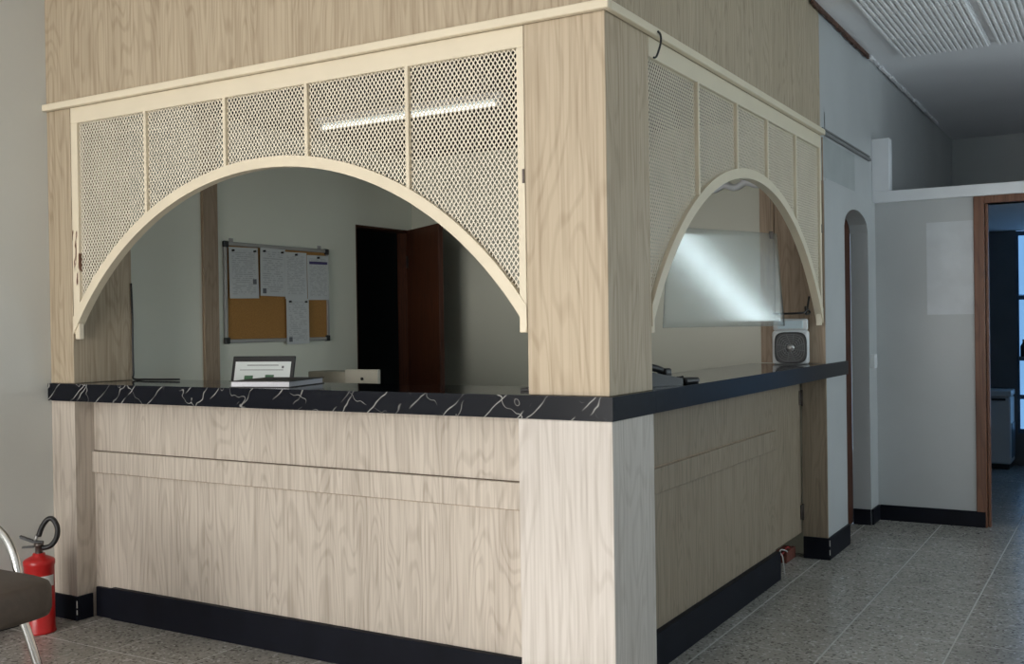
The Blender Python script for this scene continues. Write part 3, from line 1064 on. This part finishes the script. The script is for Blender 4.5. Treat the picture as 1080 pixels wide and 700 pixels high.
# bulletin board
BY0, BY1, BZ0, BZ1 = 1.145, 2.055, 1.300, 1.890
bx0 = XW + 0.001
bb = thing('bulletin_board', 'cork bulletin board in an aluminium frame on the booth wall', 'bulletin board', (XW, 1.6, BZ0), world=True)
bx('cork_sheet', bx0, bx0 + 0.010, BY0 + 0.01, BY1 - 0.01, BZ0 + 0.01, BZ1 - 0.01, CORK, bb)
for a, b_, c, d in ((BY0, BY1, BZ0, BZ0 + 0.022), (BY0, BY1, BZ1 - 0.022, BZ1), (BY0, BY0 + 0.02, BZ0 + 0.022, BZ1 - 0.022), (BY1 - 0.02, BY1, BZ0 + 0.022, BZ1 - 0.022)):
    bx('frame_rail', bx0, bx0 + 0.018, a, b_, c, d, ALU, bb, 0.002)
for y in (BY0 - 0.004, BY1 - 0.034):
    for z in (BZ0 - 0.004, BZ1 - 0.034):
        bx('corner_cap', bx0, bx0 + 0.021, y, y + 0.038, z, z + 0.038, BLACK_PLAST, bb, 0.006, 2)
for y in (BY0 + 0.05, BY1 - 0.09):
    bx('hanger', bx0, bx0 + 0.006, y, y + 0.03, BZ1, BZ1 + 0.022, ALU, bb, 0.001)
papers = [
    (1.178, 0.235, 1.560, 0.300, 1.0, 'notice sheet pinned at the near end of the cork board, nearest the wooden strip', 26),
    (1.425, 0.215, 1.580, 0.290, -0.6, 'sparsely printed notice sheet, second from the wooden strip on the cork board', 22),
    (1.638, 0.200, 1.565, 0.290, 0.4, 'notice sheet above the low hanging sheet on the cork board', 30),
    (1.843, 0.205, 1.560, 0.285, 0.8, 'notice sheet with a purple heading bar on the cork board', 34),
    (1.645, 0.205, 1.282, 0.285, 0.3, 'notice sheet hanging lowest on the cork board, over its frame', 24),
]
for q, (y, w, z, h, ang, lab, rows) in enumerate(papers):
    t = thing('notice_sheet', lab, 'notice', (bx0 + 0.0215 + 0.0008 * q, y, z), 0, 'notices on the cork board')
    t.rotation_euler = (math.radians(ang), 0, 0)
    quad_uv('sheet', (0, 0, 0), (0, w, 0), (0, 0, h), 0.0006, printed('print_%d' % q, 3.7 * q + 1, rows), t)
    if q == 3:
        bx('heading_bar', 0.0002, 0.0008, 0.02, w - 0.012, h * 0.80, h * 0.86, PURPLE, t)
    if q in (0, 1, 4):
        bx('stamp', 0.0002, 0.0007, 0.02 if q else w * 0.8, 0.05 if q else w * 0.8 + 0.03, 0.015 if q else h * 0.28, 0.045 if q else h * 0.28 + 0.03, INK, t)
    pins = [(0.03, h - 0.02), (w - 0.03, h - 0.02)] if q in (0, 1, 4) else [(w / 2, h - 0.015)]
    for (py, pz_) in pins:
        bm = bmesh.new()
        lathe(bm, [(0, 0), (0.007, 0), (0.005, 0.008), (0.007, 0.012), (0, 0.013)], n=10)
        bmesh.ops.rotate(bm, verts=bm.verts, cent=(0, 0, 0), matrix=Matrix.Rotation(PI / 2, 3, 'Y'))
        bmesh.ops.translate(bm, verts=bm.verts, vec=(0.0, py, pz_))
        obj('pushpin', bm, BLACK_PLAST, t, True)
# work desk inside the booth (behind the worktop)
wd = thing('work_desk', 'raised work desk behind the front worktop', 'desk', (-1.9, 0.9, 0), world=True)
bx('desk_top', -2.80, -1.30, 0.47, 1.45, 0.945, 0.975, OAK_DARK, wd, 0.002)
for x in (-2.78, -1.37):
    for y in (0.49, 1.38):
        bx('leg', x, x + 0.05, y, y + 0.05, 0, 0.9445, OAK_DARK, wd)
# laptop
la = thing('laptop', 'open black laptop showing a white page behind the dark book', 'laptop', (-2.325, 0.72, 0.976), math.radians(14))
bx('base', -0.18, 0.18, -0.24, 0.0, 0, 0.018, BLACK_PLAST, la, 0.004)
bx('keyboard', -0.155, 0.155, -0.17, -0.04, 0.0181, 0.020, plain('dark_keys', (0.03, 0.03, 0.03), 0.5), la)
lid = bx('lid', -0.18, 0.18, -0.004, 0.006, 0.0, 0.255, BLACK_PLAST, la, 0.003)
lid.location = (0, 0.0, 0.016)
lid.rotation_euler = (math.radians(-14), 0, 0)
SCR = emit('white_page_screen', (0.62, 0.66, 0.64), 0.16)
scr = bx('screen', -0.160, 0.160, -0.006, -0.0042, 0.02, 0.225, SCR, lid)
for (a, b_, c, d, cl) in ((-0.10, -0.05, 0.125, 0.152, 'g'), (0.02, 0.07, 0.125, 0.156, 'g'), (-0.09, 0.09, 0.204, 0.208, 'k'), (-0.13, 0.12, 0.180, 0.183, 'k'), (0.11, 0.122, 0.190, 0.202, 'k')):
    bx('page_block', a, b_, -0.0068, -0.0061, c, d, plain('green_thumbnail', (0.06, 0.16, 0.08), 0.5) if cl == 'g' else INK, scr)
# ledger book on the worktop
lb = thing('ledger_book', 'thick dark covered book with pale page edges on the front worktop', 'book', (-1.805, 0.012, ZC1 + 0.0005), math.radians(15))
bx('back_cover', 0, 0.285, 0, 0.33, 0, 0.003, LEDGER, lb)
bx('pages', 0.006, 0.279, 0.006, 0.324, 0.003, 0.024, plain('page_edges', (0.66, 0.66, 0.70), 0.7, var=0.06, scale=200), lb)
bx('front_cover', 0, 0.285, 0, 0.33, 0.024, 0.027, LEDGER, lb)
# beige drawer box
db = thing('drawer_box', 'beige metal drawer box with a dark lock on the work desk', 'box', (-2.1, 1.25, 0.976), world=True)
bx('body', -2.44, -2.12, 1.22, 1.38, 0.9755, 1.140, BEIGE, db, 0.004)
dr = bx('drawer', -2.155, -1.930, 1.195, 1.22, 0.985, 1.155, plain('pale_beige_metal', (0.50, 0.48, 0.40), 0.45), db, 0.004)
bm = bmesh.new()
lathe(bm, [(0, 0), (0.008, 0), (0.008, 0.006), (0, 0.006)], n=12)
bmesh.ops.rotate(bm, verts=bm.verts, cent=(0, 0, 0), matrix=Matrix.Rotation(PI / 2, 3, 'X'))
bmesh.ops.translate(bm, verts=bm.verts, vec=(-2.035, 1.195, 1.105))
obj('lock', bm, BLACK_PLAST, dr, True)
# small notepad beside the pillar
np_ = thing('notepad', 'small dark notepad with a pale top sheet beside the corner pillar', 'notepad', (-0.47, 0.19, ZC1 + 0.0005), math.radians(6))
bx('pad', 0, 0.11, 0, 0.15, 0, 0.010, LEDGER, np_, 0.001)
bx('top_sheet', 0.03, 0.108, 0.005, 0.145, 0.010, 0.0115, PAPER, np_)
# fluorescent batten under the booth ceiling
fb = thing('fluorescent_lamp', 'white fluorescent tube fitting glowing behind the front mesh', 'lamp', (-1.93, 1.48, 2.52), world=True)
bx('housing', -2.56, -1.30, 1.45, 1.51, 2.565, 2.60, WHITE, fb, 0.004)
bm = bmesh.new()
tube(bm, [(-2.52, 1.48, 2.545), (-1.34, 1.48, 2.545)], 0.012, 14)
obj('tube', bm, emit('lit_tube', (0.90, 1.0, 0.93), 1.6), fb, True)
for x in (-2.545, -1.34):
    bx('end_cap', x, x + 0.025, 1.462, 1.498, 2.525, 2.566, WHITE, fb, 0.003)

# clear acrylic screen hanging inside the side arch
def acrylic():
    m, nt, b = new_mat('clear_acrylic')
    L = nt.links.new
    nt.nodes.remove(b)
    out = nt.nodes['Material Output']
    tr = N(nt, 'ShaderNodeBsdfTransparent')
    tr.inputs['Color'].default_value = (0.97, 0.98, 0.98, 1)
    df = N(nt, 'ShaderNodeBsdfTranslucent')
    df.inputs['Color'].default_value = (0.8, 0.85, 0.84, 1)
    d2 = N(nt, 'ShaderNodeBsdfDiffuse')
    d2.inputs['Color'].default_value = (0.8, 0.85, 0.84, 1)
    gl = N(nt, 'ShaderNodeBsdfGlossy')
    gl.inputs['Color'].default_value = (0.74, 0.79, 0.78, 1)
    gl.inputs['Roughness'].default_value = 0.16
    fz = N(nt, 'ShaderNodeFresnel')
    fz.inputs['IOR'].default_value = 1.5
    ge = N(nt, 'ShaderNodeNewGeometry')     # same reflectance on both faces of the thin sheet
    io = N(nt, 'ShaderNodeMapRange')
    io.inputs['To Min'].default_value = 1.5
    io.inputs['To Max'].default_value = 1 / 1.5
    L(ge.outputs['Backfacing'], io.inputs['Value'])
    L(io.outputs[0], fz.inputs['IOR'])
    m0 = N(nt, 'ShaderNodeMixShader')
    m0.inputs[0].default_value = 0.5
    L(df.outputs[0], m0.inputs[1])
    L(d2.outputs[0], m0.inputs[2])
    m1 = N(nt, 'ShaderNodeMixShader')
    nz = N(nt, 'ShaderNodeTexNoise')
    nz.inputs['Scale'].default_value = 3
    mr = N(nt, 'ShaderNodeMapRange')
    mr.inputs['To Min'].default_value = 0.20
    mr.inputs['To Max'].default_value = 0.28
    L(nz.outputs['Fac'], mr.inputs['Value'])
    L(mr.outputs[0], m1.inputs[0])
    L(tr.outputs[0], m1.inputs[1])
    L(m0.outputs[0], m1.inputs[2])
    m2 = N(nt, 'ShaderNodeMixShader')
    L(fz.outputs[0], m2.inputs[0])
    L(m1.outputs[0], m2.inputs[1])
    L(gl.outputs[0], m2.inputs[2])
    L(m2.outputs[0], out.inputs['Surface'])
    return m


ac = thing('acrylic_screen', 'clear hazy acrylic screen hanging inside the side arch', 'screen', (-0.285, 2.20, 1.355), math.atan2(0.90, 0.41))
bm = bmesh.new()
nx, nz_ = 28, 14
SL, SH = 0.53, 0.51
TW, BW = 0.22, 0.02  # twist shaped so the slit window mirrors as a diagonal streak
lay = []
for yy in (0.0, -0.003):
    g = []
    for i in range(nx + 1):
        sx_ = -SL + (SL + 0.33) * i / nx
        rowv = []
        for k in range(nz_ + 1):
            zz = SH * k / nz_
            rowv.append(bm.verts.new((sx_, yy + 0.5 * BW * sx_ * sx_ + TW * (sx_ + 0.1) * (zz - SH / 2), zz)))
        g.append(rowv)
    lay.append(g)
for g in lay:
    for i in range(nx):
        for k in range(nz_):
            bm.faces.new((g[i][k], g[i + 1][k], g[i + 1][k + 1], g[i][k + 1]))
a, b_ = lay
for i in range(nx):
    bm.faces.new((a[i][0], b_[i][0], b_[i + 1][0], a[i + 1][0]))
    bm.faces.new((a[i][nz_], a[i + 1][nz_], b_[i + 1][nz_], b_[i][nz_]))
for k in range(nz_):
    bm.faces.new((a[0][k], a[0][k + 1], b_[0][k + 1], b_[0][k]))
    bm.faces.new((a[nx][k], b_[nx][k], b_[nx][k + 1], a[nx][k + 1]))
obj('sheet', bm, acrylic(), ac, True)
for sx_ in (-0.48, 0.28):
    yy = 0.5 * BW * sx_ * sx_ + TW * (sx_ + 0.1) * (SH / 2)
    bm = bmesh.new()
    tube(bm, [(sx_, yy - 0.0015, SH - 0.02), (sx_, yy - 0.0015, 2.598 - 1.355)], 0.0012, 6)
    obj('hanging_wire', bm, STEEL, ac, True)
    bx('clip', sx_ - 0.012, sx_ + 0.012, yy - 0.006, yy + 0.003, SH - 0.03, SH + 0.01, STEEL, ac, 0.001)
# wavy white strip on the back wall above the screen
bm = bmesh.new()
pts = [(-0.80 + 0.39 * k / 20, YB - 0.022 - 0.004 * math.sin(k * 1.3), 2.205 + 0.012 * math.sin(k * 0.9) + 0.035 * (k / 20) ** 2 * 0.4) for k in range(21)]
tube(bm, pts, 0.02, 10)
tag(obj('white_strip', bm, WHITE, None, True), 'wavy white strip running along the back wall beside the wooden boards', 'sleeve')

# ------------------------------------------------------------------ fan on the side worktop
fa = thing('mini_fan', 'small white air cooler fan with grey round grille on the side worktop', 'fan', (-0.168, 2.75, ZC1 + 0.0005), math.radians(14))


def rsq(h, n=48, e=4.0, cz=0.0):
    out = []
    for k in range(n):
        a = 2 * PI * k / n
        c, s = math.cos(a), math.sin(a)
        out.append((h * math.copysign(abs(c) ** (2 / e), c), h * math.copysign(abs(s) ** (2 / e), s) + cz))
    return out


FW, FH, FD = 0.102, 0.262, 0.17
bx('body', -FW, FW, 0, FD, 0.0, 0.195, WPLAST, fa, 0.018, 4, True)
tk = bx('tank', -FW + 0.006, FW - 0.006, 0.004, FD - 0.004, 0.193, FH, WPLAST, fa, 0.012, 3, True)
bx('tank_window', -0.07, 0.07, 0.0005, 0.0045, 0.205, 0.25, TANK, tk, 0.001)
bm = bmesh.new()
cz = 0.096
ringo = rsq(0.090, cz=cz)
ringi = rsq(0.083, cz=cz)
va = [[bm.verts.new((x, y, z)) for x, z in r] for r, y in ((ringo, 0.002), (ringo, -0.006), (ringi, -0.006), (ringi, 0.002))]
for a, b_ in zip(va, va[1:]):
    for k in range(48):
        bm.faces.new((a[k], a[(k + 1) % 48], b_[(k + 1) % 48], b_[k]))
fgr = obj('grille_frame', bm, plain('charcoal_plastic', (0.04, 0.04, 0.04), 0.35), fa, True)
bm = bmesh.new()
r = rsq(0.083, cz=cz)
bm.faces.new([bm.verts.new((x, 0.0006 - 0.001, z)) for x, z in r])
obj('grille_back', bm, plain('fan_backing', (0.10, 0.10, 0.10), 0.5), fa)
for q, h in enumerate((0.075, 0.064, 0.053, 0.042, 0.031)):
    bm = bmesh.new()
    pts = [(x, -0.004, z) for x, z in rsq(h, e=3.2 - 0.2 * q, cz=cz)]
    tube(bm, pts + [pts[0]], 0.0026, 6, caps=False)
    obj('grille_ring', bm, GRILLE_GREY, fa, True)
for k in range(12):
    a = 2 * PI * k / 12
    bm = bmesh.new()
    tube(bm, [(0.02 * math.cos(a), -0.003, cz + 0.02 * math.sin(a)), (0.081 * math.cos(a + 0.3), -0.003, cz + 0.081 * math.sin(a + 0.3))], 0.0018, 6)
    obj('grille_spoke', bm, GRILLE_GREY, fa, True)
bm = bmesh.new()
lathe(bm, [(0, 0), (0.022, 0), (0.020, 0.006), (0, 0.008)], n=20)
bmesh.ops.rotate(bm, verts=bm.verts, cent=(0, 0, 0), matrix=Matrix.Rotation(PI / 2, 3, 'X'))
bmesh.ops.translate(bm, verts=bm.verts, vec=(0, -0.002, cz))
obj('hub_badge', bm, ALU, fa, True)

# ------------------------------------------------------------------ black phone on the side worktop
ph = thing('desk_phone', 'black corded handset set on the side worktop beside the corner pillar', 'phone', (-0.13, 0.66, ZC1 + 0.0005), math.radians(72))
bm = bmesh.new()
prism(bm, [(-0.10, -0.07, 0.0), (0.10, -0.07, 0.0), (0.10, -0.07, 0.025), (-0.10, -0.07, 0.06)], (0, 0.14, 0))
obj('base', bm, BLACK_PLAST, ph)
bm = bmesh.new()
tube(bm, catmull([(-0.10, 0.0, 0.085), (-0.05, 0.0, 0.080), (0.02, 0.0, 0.066), (0.07, 0.0, 0.052)]), 0.014, 10)
box(bm, -0.115, -0.075, -0.024, 0.024, 0.055, 0.095, 0.008, 2)
box(bm, 0.05, 0.09, -0.024, 0.024, 0.024, 0.066, 0.008, 2)
obj('handset', bm, BLACK_PLAST, ph, True)
bm = bmesh.new()
pts = [(0.09 + 0.16 * t / 30, 0.03 + 0.02 * math.sin(t * 0.3) + 0.008 * math.sin(t * 1.8), 0.016 + 0.006 * math.cos(t * 1.8)) for t in range(31)]
tube(bm, pts, 0.006, 7)
obj('cord', bm, CABLE, ph, True)
bm = bmesh.new()
box(bm, 0.17, 0.26, -0.03, 0.03, 0.0, 0.022, 0.006)
obj('adapter', bm, BLACK_PLAST, ph)

# switch on the passage wall
sw = thing('light_switch', 'small white light switch beside the arched doorway', 'switch', (PX1, 4.17, 1.06), world=True)
bx('plate', PX1 - 0.0005, PX1 + 0.030, 4.09, 4.17, 1.055, 1.150, WPLAST, sw, 0.003)
bx('rocker', PX1 + 0.030, PX1 + 0.036, 4.115, 4.145, 1.075, 1.125, WPLAST, sw, 0.002)

# ------------------------------------------------------------------ fire extinguisher
fe = thing('fire_extinguisher', 'red fire extinguisher standing on the floor against the grey wall', 'extinguisher', (-2.830, -0.19, 0.0005), math.radians(30))
bm = bmesh.new()
r = 0.070
lathe(bm, [(0, 0), (r, 0), (r, 0.008), (r - 0.004, 0.012), (r - 0.004, 0.305), (r - 0.001, 0.312), (r - 0.001, 0.328), (r - 0.006, 0.335), (r - 0.022, 0.343), (0.028, 0.352), (0.026, 0.362), (0, 0.362)], n=36)
obj('cylinder', bm, RED, fe, True)


def arc_patch(name, a0, a1, z0, z1, rr, mat, parent):
    bm = bmesh.new()
    n = 10
    lo = [bm.verts.new((rr * math.cos(a0 + (a1 - a0) * k / n), rr * math.sin(a0 + (a1 - a0) * k / n), z0)) for k in range(n + 1)]
    hi = [bm.verts.new((rr * math.cos(a0 + (a1 - a0) * k / n), rr * math.sin(a0 + (a1 - a0) * k / n), z1)) for k in range(n + 1)]
    for k in range(n):
        bm.faces.new((lo[k], lo[k + 1], hi[k + 1], hi[k]))
    return obj(name, bm, mat, parent, True)


arc_patch('paper_label', math.radians(-62), math.radians(0), 0.215, 0.265, r - 0.0034, PAPER, fe)
arc_patch('paper_label', math.radians(-72), math.radians(-25), 0.145, 0.205, r - 0.0034, plain('grey_label', (0.42, 0.43, 0.43), 0.6), fe)
bm = bmesh.new()
lathe(bm, [(0.016, 0.362), (0.016, 0.39), (0.021, 0.395), (0.021, 0.41), (0, 0.412)], n=16)
obj('valve', bm, STEEL, fe, True)
bm = bmesh.new()
prism(bm, [(-0.085, -0.009, 0.432), (-0.02, -0.009, 0.408), (0.02, -0.009, 0.405), (0.02, -0.009, 0.416), (-0.02, -0.009, 0.420), (-0.085, -0.009, 0.444)], (0, 0.018, 0))
prism(bm, [(-0.075, -0.009, 0.385), (-0.02, -0.009, 0.388), (-0.02, -0.009, 0.396), (-0.075, -0.009, 0.393)], (0, 0.018, 0))
obj('lever', bm, BLACK_PLAST, fe)
bm = bmesh.new()
tube(bm, catmull([(0.018, 0, 0.385), (0.055, 0.0, 0.395), (0.082, 0.0, 0.43), (0.088, 0.0, 0.475), (0.070, 0.0, 0.515), (0.045, 0.0, 0.518), (0.018, 0.0, 0.485), (0.0, 0.0, 0.44)]), 0.012, 10)
obj('hose', bm, CABLE, fe, True)
bm = bmesh.new()
tube(bm, [(-0.006, 0, 0.445), (-0.018, 0.0, 0.416)], 0.012, 10, radii=[0.009, 0.007])
obj('nozzle', bm, ALU, fe, True)

# ------------------------------------------------------------------ chair
ch = thing('chair', 'brown padded chair with a chrome tube frame at the left', 'chair', (-2.10, -1.03, 0), 0.0)


def pad(bm, hx_, hy_, z0, z1, e=3.0, n=40, edge=0.028):
    prof = [(1 - edge * 3.2, z0), (1 - edge, z0 + 0.006), (1.0, z0 + 0.028), (1.0, z1 - 0.03), (1 - edge, z1 - 0.010), (1 - edge * 3.5, z1), (0.5, z1 + 0.006)]
    rings = []
    for f, z in prof:
        rings.append([bm.verts.new((hx_ * f * math.copysign(abs(math.cos(2 * PI * k / n)) ** (2 / e), math.cos(2 * PI * k / n)), hy_ * f * math.copysign(abs(math.sin(2 * PI * k / n)) ** (2 / e), math.sin(2 * PI * k / n)), z)) for k in range(n)])
    for a, b_ in zip(rings, rings[1:]):
        for k in range(n):
            bm.faces.new((a[k], a[(k + 1) % n], b_[(k + 1) % n], b_[k]))
    bm.faces.new(rings[0][::-1])
    bm.faces.new(rings[-1])


bm = bmesh.new()
pad(bm, 0.265, 0.265, 0.352, 0.480, e=4.2)
obj('seat', bm, SEAT, ch, True)
for s in (-1, 1):
    bm = bmesh.new()
    tube(bm, catmull([(0.10, s * 0.17, 0.388), (0.13, s * 0.20, 0.25), (0.17, s * 0.25, 0.0)]), 0.016, 10)
    obj('leg', bm, CHROME, ch, True)
    bm = bmesh.new()
    tube(bm, catmull([(-0.18, s * 0.20, 0.388), (-0.23, s * 0.22, 0.22), (-0.29, s * 0.24, 0.0)]), 0.016, 10)
    obj('leg', bm, CHROME, ch, True)
    bm = bmesh.new()
    tube(bm, catmull([(-0.04, s * 0.22, 0.385), (-0.05, s * 0.278, 0.41), (-0.075, s * 0.290, 0.48), (-0.11, s * 0.292, 0.545), (-0.17, s * 0.292, 0.60), (-0.28, s * 0.28, 0.66), (-0.42, s * 0.24, 0.76), (-0.45, s * 0.17, 0.84)]), 0.017, 10)
    obj('back_support', bm, CHROME, ch, True)
bm = bmesh.new()
pad(bm, 0.035, 0.23, 0.70, 0.96, e=3.5)
bk = obj('backrest', bm, SEAT, ch, True)
bk.location = (-0.49, 0, 0)
for xx, yy in ((-0.18, 0.20), (0.10, 0.17)):
    bm = bmesh.new()
    tube(bm, [(xx, -yy, 0.375), (xx, yy, 0.375)], 0.011, 8)
    obj('cross_tube', bm, CHROME, ch, True)
